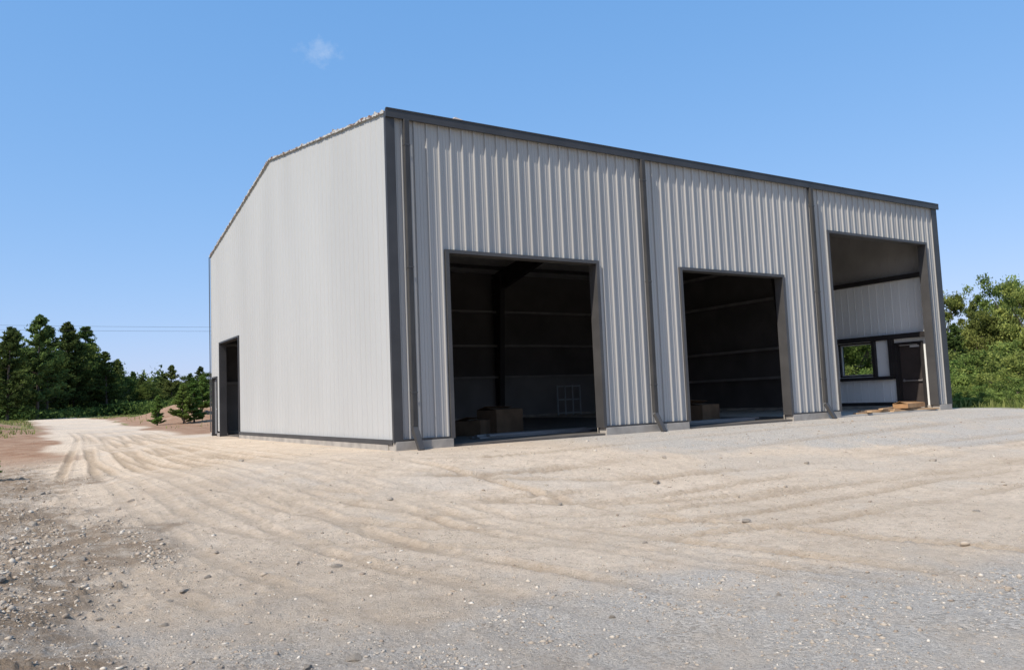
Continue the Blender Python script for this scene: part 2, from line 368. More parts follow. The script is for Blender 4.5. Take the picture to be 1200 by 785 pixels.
# ------------------------------------------------------------ building
B=empty('metal_building',(0,0,0))
tag(B,"large pale gray ribbed metal shed with three open bay doors","building")
def wall(name,o,d,nrm,length,z0,topf,openings,mat,parent,ribs=True,off=0.0,rh=.036):
    pts=[0,length]
    prof=[(0,0),(.012,1),(.034,1),(.046,0),(.130,0),(.134,.16),(.150,.16),(.154,0),(.205,0),(.209,.16),(.225,.16),(.229,0)]
    if ribs:
        k=0
        while k*.305<length:
            for a,_ in prof:
                if k*.305+a<length: pts.append(k*.305+a)
            k+=1
    else: pts.append(length/2)
    for a,b,_,_ in openings: pts+= [a,b]
    pts=sorted(set(round(p,4) for p in pts if 0<=p<=length))
    def dep(s):
        if not ribs: return off
        r=s%.305
        q=prof+[(.305,0)]
        for (a,u),(b,v) in zip(q[:-1],q[1:]):
            if a<=r<=b+1e-6: return off+rh*(u+(v-u)*(r-a)/(b-a))
        return off
    V=[];F=[]
    o=Vector(o);d=Vector(d);nrm=Vector(nrm)
    for s0,s1 in zip(pts[:-1],pts[1:]):
        if s1-s0<1e-4: continue
        sm=(s0+s1)/2
        ivs=[(z0,None)]
        for a,b,c,e in openings:
            if a<sm<b:
                new=[]
                for lo,hi in ivs:
                    if lo<c: new.append((lo,c))
                    new.append((e,hi))
                ivs=new
        e0,e1=dep(s0+1e-5 if ribs else s0),dep(s1-1e-5 if ribs else s1)
        for lo,hi in ivs:
            h0=topf(s0) if hi is None else hi; h1=topf(s1) if hi is None else hi
            b=len(V)
            p0=o+d*s0+nrm*e0; p1=o+d*s1+nrm*e1
            V+=[(p0.x,p0.y,lo),(p1.x,p1.y,lo),(p1.x,p1.y,h1),(p0.x,p0.y,h0)]; F.append((b,b+1,b+2,b+3))
    return mesh_obj(name,V,F,mat,parent)
gab=lambda s: EV+(RG-EV)*(1-abs(s-BY/2)/(BY/2))
flat=lambda s: EV
D1=(1.38,5.58,-.5,4.30); D2=(8.53,12.68,-.5,4.30); D3=(15.05,20.5,-.5,5.85)
G1=(13.55,16.6,-.5,3.6); G2=(17.15,18.02,-.5,2.3)
W1=(2.62,4.15,1.3,2.62); MD=(.72,1.72,-.5,2.5)
Z0=.2
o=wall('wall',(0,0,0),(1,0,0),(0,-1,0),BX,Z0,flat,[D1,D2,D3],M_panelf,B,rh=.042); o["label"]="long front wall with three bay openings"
o=wall('wall',(0,0,0),(0,1,0),(-1,0,0),BY,Z0,gab,[G1,G2],M_panel,B,rh=.014); o["label"]="gable end wall with two openings"
o=wall('wall',(0,BY,0),(1,0,0),(0,1,0),BX,Z0,flat,[],M_panel,B)
o=wall('wall',(BX,0,0),(0,1,0),(1,0,0),BY,Z0,gab,[W1,MD],M_panel,B)
gabi=lambda s: EV-.15+(RG-EV)*(1-abs(s+.2-BY/2)/(BY/2))
def shift(op,k): return (op[0]-k,op[1]-k,op[2],op[3])
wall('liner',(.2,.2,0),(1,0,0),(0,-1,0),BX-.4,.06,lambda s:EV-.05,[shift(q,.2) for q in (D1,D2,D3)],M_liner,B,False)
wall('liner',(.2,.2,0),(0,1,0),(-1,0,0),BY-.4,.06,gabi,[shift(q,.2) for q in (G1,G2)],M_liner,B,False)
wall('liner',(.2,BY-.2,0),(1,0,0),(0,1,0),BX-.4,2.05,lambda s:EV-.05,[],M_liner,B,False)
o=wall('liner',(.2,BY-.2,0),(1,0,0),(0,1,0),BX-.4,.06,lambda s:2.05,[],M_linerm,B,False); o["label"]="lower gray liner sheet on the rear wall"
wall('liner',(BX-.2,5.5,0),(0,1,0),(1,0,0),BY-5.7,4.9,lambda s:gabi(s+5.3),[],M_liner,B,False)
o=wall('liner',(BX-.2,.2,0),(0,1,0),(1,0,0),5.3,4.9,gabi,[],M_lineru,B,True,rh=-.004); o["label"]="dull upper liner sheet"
o=wall('liner',(BX-.2,.2,0),(0,1,0),(1,0,0),5.3,.06,lambda s:4.9,[shift(q,.2) for q in (W1,MD)],M_linerl,B,True,rh=-.007); o["label"]="pale corrugated liner sheet, lightened for bounce light"
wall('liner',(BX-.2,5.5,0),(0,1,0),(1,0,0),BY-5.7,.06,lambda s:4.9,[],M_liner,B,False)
boxes('foundation',[(-.03,D1[0]-.03,-.07,.3,-.7,.19),(D1[1]+.05,D2[0]-.05,-.07,.3,-.7,.19),(D2[1]+.05,D3[0]-.05,-.07,.3,-.7,.19),(D3[1]+.05,BX+.03,-.07,.3,-.7,.19),
  (-.05,.25,.302,G1[0],-.7,.13),(-.05,.25,G1[1],G2[0],-.7,.13),(-.05,.25,G2[1],BY+.03,-.7,.13),
  (BX-.25,BX+.03,.302,BY,-.7,.17),(.252,BX-.252,BY-.25,BY+.03,-.7,.17)],M_conc,B,.012)
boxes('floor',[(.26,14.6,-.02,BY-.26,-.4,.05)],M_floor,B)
o=boxes('floor',[(14.6,BX-.26,-.02,BY-.26,-.4,.052)],M_floorl,B); o["label"]="concrete slab of the tall bay, lightened to bounce light"
boxes('base_trim',[(-.06,-.036,.06,G1[0]-.06,.13,.23)],M_trim,B)
boxes('base_trim',[(BX-.24,BX-.212,1.8,5.4,.06,.3)],M_steel,B)
for a_,b_ in ((.15,D1[0]-.1),(D1[1]+.1,D2[0]-.1),(D2[1]+.1,D3[0]-.1)): boxes('base_trim',[(a_,b_,-.064,-.05,.19,.235)],M_trim,B)
def ltrim(bs): boxes('corner_trim',bs,M_trim,B)
ltrim([(-.05,.15,-.066,-.05,.17,EV),(-.066,-.05,-.066,.02,.17,EV)])
ltrim([(BX-.26,BX+.05,-.066,-.05,.17,EV),(BX+.05,BX+.066,-.066,.12,.17,EV)])
ltrim([(-.055,-.04,BY-.06,BY+.05,.17,EV)])
def frame_front(Dr,w=.08):
    a,b,_,h=Dr
    V=[];F=[]
    for q in ((a-w,a+.01,-.07,.24,.19,h),(b-.01,b+w,-.07,.24,.19,h),(a-w,b+w,-.07,.24,h+.0,h+w)): addbox(V,F,*q)
    return mesh_obj('door_frame',V,F,M_jamb,B)
frame_front(D1);frame_front(D2);frame_front(D3)
def frame_side(Dr,w=.06):
    a,b,_,h=Dr
    return boxes('door_frame',[(-.05,.22,a-w,a+.01,.0,h),(-.05,.22,b-.01,b+w,.0,h),(-.05,.22,a-w,b+w,h,h+w)],M_trim,B)
frame_side(G1);frame_side(G2)
o=boxes('door',[(.06,.11,G2[0]+.02,G2[1]-.02,.08,G2[3]-.03)],mat_basic('gray_door',(.2,.2,.2),(.16,.16,.16),2,.5),B,.004)
o["label"]="gray steel door in the gable wall"
h=boxes('handle',[(.0,.06,G2[0]+.1,G2[0]+.14,1.05,1.09),(-.02,.0,G2[0]+.1,G2[0]+.24,1.055,1.085)],M_white,o)
def roof():
    V=[];F=[]
    for sgn in (0,1):
        xs=-.04
        y0=-.05 if sgn==0 else BY+.05; sl=(RG-EV)/(BY/2)
        ze=EV+sl*(-.05)
        pr=[]
        while xs<BX+.05:
            pr+=[(xs,0),(xs+.27,0),(xs+.285,.04),(xs+.315,.04),(xs+.33,0)]; xs+=.6
        pr=[p for p in pr if p[0]<BX+.06]+[(BX+.06,0)]
        for (xa,ha),(xb,hb) in zip(pr[:-1],pr[1:]):
            t=.03
            hexa(V,F,[(xa,y0,ze+.0),(xb,y0,ze+.0),(xb,BY/2,RG),(xa,BY/2,RG),(xa,y0,ze+t+ha),(xb,y0,ze+t+hb),(xb,BY/2,RG+t+ha),(xa,BY/2,RG+t+hb)])
    return mesh_obj('roof',V,F,M_roof,B)
rf=roof()
V=[];F=[]
gy0=-.115
addbox(V,F,-.07,BX+.16,gy0,gy0+.015,EV-.13,EV+.07); addbox(V,F,-.07,BX+.16,gy0+.017,-.068,EV-.13,EV-.115); addbox(V,F,-.07,-.055,gy0+.017,-.068,EV-.112,EV+.05); addbox(V,F,BX+.145,BX+.16,gy0+.017,-.068,EV-.112,EV+.05)
addbox(V,F,-.055,BX+.145,gy0-.012,gy0-.002,EV+.045,EV+.075); addbox(V,F,-.052,BX+.142,gy0+.017,-.052,EV+.055,EV+.066)
mesh_obj('gutter',V,F,M_trim,rf)
V=[];F=[]
r2=random.Random(3); s=0.0; prev=None
while s<BY:
    up=r2.choice([.0,.0,.0,.01,.02,.045]) + (.05 if r2.random()<.08 else 0); xo=-.05-r2.uniform(0,.02)
    z=gab(s)+.03
    b=len(V); V+=[(xo,s,z-.025-r2.uniform(0,.02)),(xo-.004,s,z+up),(xo+.06,s,z+up*.7)]
    if prev is not None:
        F+=[(prev,b,b+1,prev+1),(prev+1,b+1,b+2,prev+2)]
    prev=b; s+=r2.choice([.01,.03,.07,.12,.2])
mesh_obj('insulation_strip',V,F,M_insul,rf)
o=mesh_obj('scrap_piece',[(1.6,-.12,EV+.08),(1.85,-.12,EV+.08),(1.85,.1,EV+.11),(1.6,.1,EV+.11),(1.66,-.08,EV+.14),(1.80,-.06,EV+.12),(1.8,.05,EV+.15),(1.64,.04,EV+.14)],[(0,3,2,1),(4,5,6,7),(0,1,5,4),(1,2,6,5),(2,3,7,6),(3,0,4,7)],M_scrap)
tag(o,"pale scrap of material lying on the roof eave","scrap")
def downspout(x):
    V=[];F=[]
    w=.06
    yc=-.112
    addbox(V,F,x-w,x+w,yc-.045,yc+.045,.49,EV-.132)
    hexa(V,F,[(x-w,-.44,.02),(x+w,-.44,.02),(x+w,-.36,-.03),(x-w,-.36,-.03),(x-w,yc-.045,.49),(x+w,yc-.045,.49),(x+w,yc+.045,.42),(x-w,yc+.045,.42)])
    for dx in (-.045,-.015,.015,.045): addbox(V,F,x+dx-.006,x+dx+.006,yc-.054,yc-.0455,.5,EV-.14)
    for z in (1.2,3.9,6.6):
        addbox(V,F,x-w-.008,x+w+.008,yc-.058,-.05,z,z+.03)
    return mesh_obj('downspout',V,F,M_spout,B)
for x_ in (.40,7.25,14.22): downspout(x_)
def ibeam(V,F,p0,p1,n,side,d0,d1,w=.2,t=.02):
    p0=Vector(p0);p1=Vector(p1);n=Vector(n);s=Vector(side)*w/2
    def slab(a0,a1,b0,b1,ss):
        hexa(V,F,[tuple(a0-ss),tuple(a0+ss),tuple(a1+ss),tuple(a1-ss),tuple(b0-ss),tuple(b0+ss),tuple(b1+ss),tuple(b1-ss)])
    slab(p0,p0+n*t,p1,p1+n*t,s)
    slab(p0+n*(d0-t),p0+n*d0,p1+n*(d1-t),p1+n*d1,s)
    slab(p0+n*(t-.002),p0+n*(d0-t+.002),p1+n*(t-.002),p1+n*(d1-t+.002),s*.12)
for fx in (7.1,13.5):
    for yy,sg in ((.27,1),(BY-.27,-1)):
        V=[];F=[]; ibeam(V,F,(fx,yy,.05),(fx,yy,EV-.3),(0,sg,0),(1,0,0),.35,.85,.26); mesh_obj('column',V,F,M_steel,B)
        V=[];F=[]; ibeam(V,F,(fx,yy,EV-.15),(fx,BY/2-sg*.01,RG-.22),(0,0,-1),(1,0,0),.95,.5,.24); mesh_obj('rafter',V,F,M_steel,B)
for k in range(1,7):
    for sg in (0,1):
        yy=k*1.45 if sg==0 else BY-k*1.45
        z=gab(yy)-.09
        boxes('purlin',[(.25,BX-.25,yy-.03,yy+.03,z-.2,z-.03)],M_steel,B)
M_girt=mat_basic('galvanised_girt',(.24,.22,.21),(.18,.165,.158),2,.6)
for z in (2.05,3.6,5.3): boxes('girt',[(.22,BX-.45,BY-.42,BY-.225,z,z+.1)],M_girt,B)
boxes('girt',[(BX-.42,BX-.225,.4,5.5,4.82,4.98)],M_steel,B)
for z in (4.82,2.65,1.4,6.3): boxes('girt',[(BX-.42,BX-.225,5.51,BY-.45,z,z+.11)],M_girt,B)
boxes('girt',[(BX-.42,BX-.225,.3,5.5,2.64,2.82)],M_steel,B)
boxes('girt',[(BX-.40,BX-.225,1.8,5.5,1.15,1.27)],M_steel,B)
for a_,b_ in ((1.76,1.92),(2.48,2.60),(4.17,4.3)): boxes('stud',[(BX-.40,BX-.225,a_,b_,1.275,2.635)],M_steel,B)
a,b,c,e=W1; f=.05
wn=boxes('window',[(BX-.21,BX+.05,a,a+f,c+f,e-f),(BX-.21,BX+.05,b-f,b,c+f,e-f),(BX-.21,BX+.05,a,b,c,c+f),(BX-.21,BX+.05,a,b,e-f,e)],M_steel,B)
boxes('sash',[(BX-.12,BX-.07,a+f,a+f+.04,c+f,e-f),(BX-.12,BX-.07,b-f-.04,b-f,c+f,e-f),(BX-.12,BX-.07,a+f+.04,b-f-.04,c+f,c+f+.04),(BX-.12,BX-.07,a+f+.04,b-f-.04,e-f-.04,e-f)],M_white,wn)
boxes('pane',[(BX-.098,BX-.092,a+f+.04,b-f-.04,c+f+.04,e-f-.04)],M_glass,wn)
o=boxes('panel',[(BX-.27,BX-.225,1.93,2.47,1.28,2.63)],M_linerl,B); o["label"]="plain pale filler panel beside the window"
a,b,_,e=MD
dr=boxes('door',[(BX-.05,BX,a+.05,b-.05,.05,e-.06)],M_doorp,B,.004); dr["label"]="dark exit door beside the windows"
boxes('door_frame',[(BX-.26,BX+.04,a-.06,a+.045,.05,e),(BX-.26,BX+.04,b-.045,b+.07,.05,e),(BX-.26,BX+.04,a+.046,b-.046,e-.07,e)],M_steel,dr)
boxes('push_bar',[(BX-.12,BX-.08,a+.12,b-.12,1.05,1.10),(BX-.08,BX-.052,a+.12,a+.17,1.03,1.14),(BX-.08,BX-.052,b-.17,b-.12,1.03,1.14)],M_girt,dr)
boxes('door_closer',[(BX-.14,BX-.06,a+.15,a+.5,2.3,2.37),(BX-.17,BX-.145,a+.2,b-.1,2.38,2.405)],M_white,dr)

# ------------------------------------------------------------ loose things
def carton(loc,sx,sy,sz,rot,label,mat,u=.16):
    e=empty('cardboard_box',loc); e.rotation_euler[2]=rot; tag(e,label,"box")
    t=.012
    V=[];F=[]
    addbox(V,F,-sx/2,sx/2,-sy/2,sy/2,0,t)
    addbox(V,F,-sx/2,-sx/2+t,-sy/2,sy/2,t,sz);addbox(V,F,sx/2-t,sx/2,-sy/2,sy/2,t,sz)
    addbox(V,F,-sx/2+t,sx/2-t,-sy/2,-sy/2+t,t,sz);addbox(V,F,-sx/2+t,sx/2-t,sy/2-t,sy/2,t,sz)
    mesh_obj('carton_body',V,F,mat,e)
    V=[];F=[]; q=sy*.48
    hexa(V,F,[(-sx/2,-sy/2,sz),(sx/2,-sy/2,sz),(sx/2,-sy/2+q,sz+.02),(-sx/2,-sy/2+q,sz+.06),(-sx/2,-sy/2,sz+.01),(sx/2,-sy/2,sz+.01),(sx/2,-sy/2+q,sz+.03),(-sx/2,-sy/2+q,sz+.07)])
    mesh_obj('flap',V,F,mat,e)
    V=[];F=[]
    hexa(V,F,[(-sx/2,sy/2-q,sz+u),(sx/2,sy/2-q,sz+u*.7),(sx/2,sy/2,sz),(-sx/2,sy/2,sz),(-sx/2,sy/2-q,sz+u+.01),(sx/2,sy/2-q,sz+u*.7+.01),(sx/2,sy/2,sz+.01),(-sx/2,sy/2,sz+.01)])
    mesh_obj('flap',V,F,mat,e)
    return e
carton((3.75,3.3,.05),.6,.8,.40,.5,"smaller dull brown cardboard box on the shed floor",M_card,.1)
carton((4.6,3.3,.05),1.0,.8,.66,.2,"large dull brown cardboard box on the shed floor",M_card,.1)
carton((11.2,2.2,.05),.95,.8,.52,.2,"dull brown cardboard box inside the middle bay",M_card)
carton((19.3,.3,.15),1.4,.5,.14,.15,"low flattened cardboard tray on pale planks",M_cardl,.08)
def stack(loc,specs,label,mat,name,part,cat):
    e=empty(name,loc); tag(e,label,cat)
    for (dx,dy,z0,L_,rot) in specs:
        V=[];F=[]; addbox(V,F,-L_/2,L_/2,-.07,.07,0,.042)
        o=mesh_obj(part,V,F,mat,e); o.location=(dx,dy,z0); o.rotation_euler[2]=rot
    return e
stack((18.5,.2,.055),[(-1.2,.1,0,2.2,.03),(.7,.0,0,2.6,.1),(.0,.35,0,2.0,-.12),(.7,.15,.045,2.0,.12),(-1.0,.2,.045,1.4,-.2),(-1.8,-.1,.045,.8,.6),(1.3,-.15,.002,1.2,-.2),(-.4,.15,.09,1.5,.3)],"scattered low pile of pale planks at the bay opening",M_wood,'lumber_pile','plank','wood')
def rows(n,L_): return [((k%2)*.25-.1,(k%3)*.2,(k//3)*.045,L_,0.01*k) for k in range(n)]
stack((4.6,1.4,.055),rows(6,3.4),"flat steel lengths lying on the shed floor",M_girt,'steel_stack','steel_length','steel')
stack((10.6,1.0,.055),rows(6,3.4),"flat steel lengths lying inside the middle bay",M_girt,'steel_stack','steel_length','steel')
e=empty('window_frame',(17.4,17.4,.05)); tag(e,"dull gridded window frame leaning by the rear wall","window frame")
V=[];F=[]
for k in range(4): addbox(V,F,-.75+k*.48,-.69+k*.48,0,.05,.0,1.55)
for k in range(3): addbox(V,F,-.75,.75,.046,.08,.1+k*.68,.16+k*.68)
mesh_obj('lattice',V,F,M_dframe,e)

# ------------------------------------------------------------ foliage
def quads(C,size,elong=1.0,r=rng):
    n=len(C)
    a=r.normal(size=(n,3)); a/=np.linalg.norm(a,axis=1)[:,None]
    b=r.normal(size=(n,3)); b-=a*(a*b).sum(1)[:,None]; b/=np.linalg.norm(b,axis=1)[:,None]
    s=size*(r.uniform(.6,1.4,n))[:,None]
    u=a*s*elong; v=b*s*.6
    V=np.stack([C-u,C+v*.9-u*.1,C+u,C-v*.9-u*.1],1).reshape(-1,3)
    F=np.arange(n*4).reshape(n,4)
    return V,F
def leaf_mesh(name,C,shade,size,mat,elong=1.0):
    V,F=quads(C,size,elong=elong)
    me=np_mesh(name,V,F,mat)
    at=me.attributes.new('shade','FLOAT','POINT'); at.data.foreach_set('value',np.repeat(np.clip(shade,0,1),4).astype(np.float32))
    return me
def tube(V,F,p0,p1,r0,r1,n=7):
    p0=Vector(p0);p1=Vector(p1); d=(p1-p0).normalized(); a=d.orthogonal().normalized(); b=d.cross(a)
    s=len(V)
    for p,r in ((p0,r0),(p1,r1)):
        for k in range(n):
            t=2*math.pi*k/n; V.append(tuple(p+a*math.cos(t)*r+b*math.sin(t)*r))
    for k in range(n): F.append((s+k,s+(k+1)%n,s+n+(k+1)%n,s+n+k))
def pine(H,Rd,seed,dens=1.0,size=.10,cone=.75):
    r=np.random.default_rng(seed); V=[];F=[]
    lean=r.uniform(-.03,.03,2)
    prev=Vector((0,0,-.2))
    for k in range(8):
        z=H*(k+1)/8; p=Vector((lean[0]*z+r.uniform(-.04,.04),lean[1]*z+r.uniform(-.04,.04),z))
        tube(V,F,prev,p,.025*H*(1-k/8)*.6+.02,.025*H*(1-(k+1)/8)*.6+.02); prev=p
    C=[];S=[]
    nb=int(22*H*dens**.5)
    for k in range(nb):
        t=r.uniform(.04,1)**.85; z=H*t
        Lb=Rd*((1-t)**cone)*r.uniform(.35,1.3)+.07*Rd
        if t<.2 and H>4: Lb*=.75
        a=r.uniform(0,2*math.pi)
        base=np.array([lean[0]*z,lean[1]*z,z]); rise=r.uniform(-.1,.5)
        end=base+np.array([math.cos(a)*Lb,math.sin(a)*Lb,Lb*rise])
        if k%3==0: tube(V,F,base,end,.03,.008,4)
        m=int(62*dens*(.4+Lb/Rd))
        tt=r.uniform(.3,1.05,m)[:,None]
        pts=base+(end-base)*tt+r.normal(size=(m,3))*np.array([.13,.13,.07])*(.4+Lb*.34)*min(1,H/4)
        pts[:,2]+=(.10*Lb*(tt[:,0]**2))
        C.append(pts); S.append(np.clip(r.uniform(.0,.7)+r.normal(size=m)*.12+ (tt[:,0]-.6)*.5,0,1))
    me_t=bpy.data.meshes.new('trunk'); me_t.from_pydata(V,[],F); me_t.materials.append(M_bark)
    C=np.vstack(C);S=np.concatenate(S)
    return me_t,leaf_mesh('crown',C,S,size,M_pine,1.6)
def decid(H,Rd,seed,dens=1.0,size=.095,low=.15,mat=None):
    r=np.random.default_rng(seed); V=[];F=[]
    tips=[]
    top=Vector((r.uniform(-.2,.2),r.uniform(-.2,.2),H*.55))
    tube(V,F,(0,0,-.2),top,.03*H*.55+.02,.03*H*.3+.01)
    nl=int(9+H)
    for k in range(nl):
        t=r.uniform(low,1); z=H*.55*t+.0; a=r.uniform(0,2*math.pi)
        b0=Vector((top.x*t,top.y*t,z))
        Lr=Rd*r.uniform(.45,1.1)*(1.1-.35*t); e=b0+Vector((math.cos(a)*Lr,math.sin(a)*Lr,H*r.uniform(.08,.38)))
        tube(V,F,b0,e,.018*H*.5+.01,.012,5); tips.append(e)
        for q in range(4):
            a2=a+r.uniform(-1.1,1.1); m=b0.lerp(e,r.uniform(.4,1)); e2=m+Vector((math.cos(a2)*Rd*.35,math.sin(a2)*Rd*.35,H*r.uniform(-.03,.16)))
            tube(V,F,m,e2,.02,.006,4); tips.append(e2)
    for k in range(6): 
        e=top+Vector((r.uniform(-.4,.4)*Rd,r.uniform(-.4,.4)*Rd,H*r.uniform(.2,.43))); tube(V,F,top,e,.03,.008,5); tips.append(e); tips.append(top.lerp(e,.6))
    C=[];S=[]
    for e in tips:
        rad=r.uniform(.08,.24)*Rd+.06; m=int(180*dens*r.uniform(.4,1.3))
        dvec=r.normal(size=(m,3)); dvec/=np.linalg.norm(dvec,axis=1)[:,None]
        rr=rad*(r.uniform(.1,1.0,m)**.6+ (r.random(m)<.18)*.6)[:,None]
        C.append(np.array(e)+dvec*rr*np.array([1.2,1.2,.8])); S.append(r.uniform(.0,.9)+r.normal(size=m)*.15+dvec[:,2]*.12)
    me_t=bpy.data.meshes.new('trunk'); me_t.from_pydata(V,[],F); me_t.materials.append(M_bark)
    C=np.vstack(C);S=np.concatenate(S)
    return me_t,leaf_mesh('crown',C,S,size,mat or M_decid,1.2)
def put(name,meshes,x,y,s,rot,label,cat,group,sz=None,sink=0.05):
    e=empty(name,(x,y,hz(x,y)-sink)); e.rotation_euler[2]=rot; e.scale=(s,s,sz or s)
    tag(e,label,cat,group)
    for nm,me in zip(('trunk','crown'),meshes):
        o=bpy.data.objects.new(nm,me); link(o,e)
    return e
pines=[pine(9,2.5,s) for s in (1,2,3,4)]
dts=[decid(8,2.6,s) for s in (11,12,13,14)]
dtd=[decid(8,2.9,s,mat=M_dark) for s in (15,16)]
shr=[decid(3,1.5,s,.6,.06,.02) for s in (21,22)]
r3=random.Random(5)
def at_bear(dx,dy,depth): 
    k=depth/930.; return PX+dx*k, PY+dy*k
def bear(px):
    u=px-600; return (.8449*u+498, -.5297*u+791)
LT=[(-70,82,9.8,'p'),(-40,78,10.0,'p'),(-12,84,9.4,'p'),(5,76,9.0,'p'),(17,83,9.4,'p'),(29,86,8.6,'d'),(40,80,10.5,'p'),(52,84,9.8,'p'),(62,90,9.4,'d'),(72,88,10.6,'p'),(84,90,9.9,'p'),(95,95,10.7,'p'),(105,98,9.0,'p'),(114,95,8.2,'d'),
    (122,92,7.4,'p'),(133,96,6.8,'p'),(143,100,6.0,'d'),(152,104,5.6,'p'),(163,102,4.9,'p'),(175,98,4.7,'d'),(188,104,5.2,'p'),(198,100,6.0,'p'),(210,104,5.2,'d'),(222,98,4.8,'p'),(232,102,5.8,'p'),(245,100,5.4,'d'),(262,98,6,'p')]
for px,dp,h,k in LT:
    x_,y_=at_bear(*bear(px),dp)
    if k=='p': put('pine_tree',r3.choice(pines),x_,y_,h/9*r3.uniform(.95,1.1),r3.uniform(0,6),"dark green pine in the tree line beyond the dirt road","tree","trees along the far edge of the clearing",sz=h/9)
    else: put('broadleaf_tree',r3.choice(dtd),x_,y_,h/8*.95,r3.uniform(0,6),"leafy green tree in the tree line beyond the dirt road","tree","trees along the far edge of the clearing",sz=h/8*.92)
RT=[(960,46,6.5,'d'),(985,50,7,'d'),(1005,48,6,'d'),(1022,52,7,'d'),(1045,55,6,'d'),(1075,60,6.5,'d'),(1100,54,6.4,'d'),(1111,62,8.2,'d'),(1124,52,4.6,'p'),(1136,62,6.0,'d'),(1150,60,6.4,'p'),(1160,58,7.0,'d'),(1172,66,9.0,'d'),(1186,58,6.6,'d'),(1197,62,9.4,'d'),(1216,52,7.6,'d'),(1240,55,7.8,'p'),(1265,50,7.5,'d')]
for px,dp,h,k in RT:
    x_,y_=at_bear(*bear(px),dp)
    ms=r3.choice(dts) if k=='d' else r3.choice(pines)
    sc_=r3.uniform(.62,.85)
    put('broadleaf_tree' if k=='d' else 'pine_tree',ms,x_,y_,h/8*sc_,r3.uniform(0,6),"bright green leafy tree beside the weedy lot edge" if k=='d' else "dark conifer among leafy trees at the lot edge","tree","trees at the weedy lot edge",sz=h/8*1.0)
for px,dp,h in [(1108,42,2.6),(1124,40,2.0),(1138,43,3.0),(1152,39,1.8),(1166,42,3.1),(1182,40,2.1),(1196,38,2.9),(1212,41,2.6),(1235,39,2.4),(1118,48,3.4),(1175,48,3.8),(1000,42,2.6),(1018,44,2.4),(1112,36,1.4),(1122,33,.8),(1134,34,1.0),(1145,35,1.3),(1153,32,.8),(1160,33,1.0),(1172,34,1.3),(1182,32,.9),(1190,34,1.6),(1204,32,1.1)]:
    x_,y_=at_bear(*bear(px),dp)
    put('shrub',r3.choice(shr),x_,y_,h/3*1.1,r3.uniform(0,6),"light green leafy shrub among tall weeds","shrub","shrubs among the weeds",sz=h/3)
sp=[pine(2.2,.50,31,3.5,.032,.7),pine(2.2,.60,32,3.5,.032,.65)]
M_young=mat_leaf('young_needles',(.075,.125,.03),(.22,.33,.08),.3)
for m_ in (sp[0][1],sp[1][1]): m_.materials[0]=M_young
for q,(x_,y_,s_,rr0) in enumerate([(.05,33.2,.78,1),(1.35,32.6,1.05,2),(2.05,33.2,1.15,3),(3.2,37,1.1,4)]):
    put('small_conifer',sp[q%2],x_,y_,s_,rr0,"small young conifer on bare brown soil" if s_<.9 else "bushy young conifer on brown soil beyond the shed","tree","young conifers beyond the shed")
x_,y_=at_bear(*bear(-10),17.5)
put('small_conifer',sp[1],x_,y_,.45,4,"low conifer seedling at the edge of the gravel","tree",None)
def forest(name,pts,n,size,mat,seed):
    r=np.random.default_rng(seed)
    t=r.uniform(0,1,n); P=np.array(pts); seg=np.linspace(0,1,len(P))
    cx=np.interp(t,seg,P[:,0]); cy=np.interp(t,seg,P[:,1]); hm=np.interp(t,seg,P[:,2])
    cx+=r.normal(size=n)*3; cy+=r.normal(size=n)*3
    hh=hm*(.4+1.3*fbm(cx,cy,3,4,2.)-.1); zz=hh*r.uniform(0,1,n)**.8
    C=np.stack([cx,cy,zz+base_h(cx,cy)-.2],1)
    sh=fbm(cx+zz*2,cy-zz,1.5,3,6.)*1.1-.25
    me=leaf_mesh(name,C,sh,size,mat,1.2)
    o=bpy.data.objects.new(name,me); link(o); o["kind"]="stuff"; return o
P1=[(*at_bear(*bear(a),b),h) for a,b,h in ((-330,95,9),(-120,105,8),(0,108,7),(110,112,6.0),(160,116,4.2),(300,116,4.6))]
forest('distant_forest',P1,60000,.26,M_pine,5)
P2=[(*at_bear(*bear(a),b),h) for a,b,h in ((960,66,4.2),(1100,70,4.2),(1150,70,4.4),(1230,70,5.2),(1400,70,8))]
forest('distant_forest',P2,50000,.18,M_decid,6)
P3=[(*at_bear(*bear(a),b),h) for a,b,h in ((-200,80,1.5),(0,78,1.3),(46,84,1.1))]
forest('undergrowth',P3,7000,.14,M_dark,8)
P4=[(*at_bear(*bear(a),b),h) for a,b,h in ((118,94,1.4),(180,96,1.6),(300,96,1.8))]
forest('undergrowth',P4,12000,.16,M_dark,9)
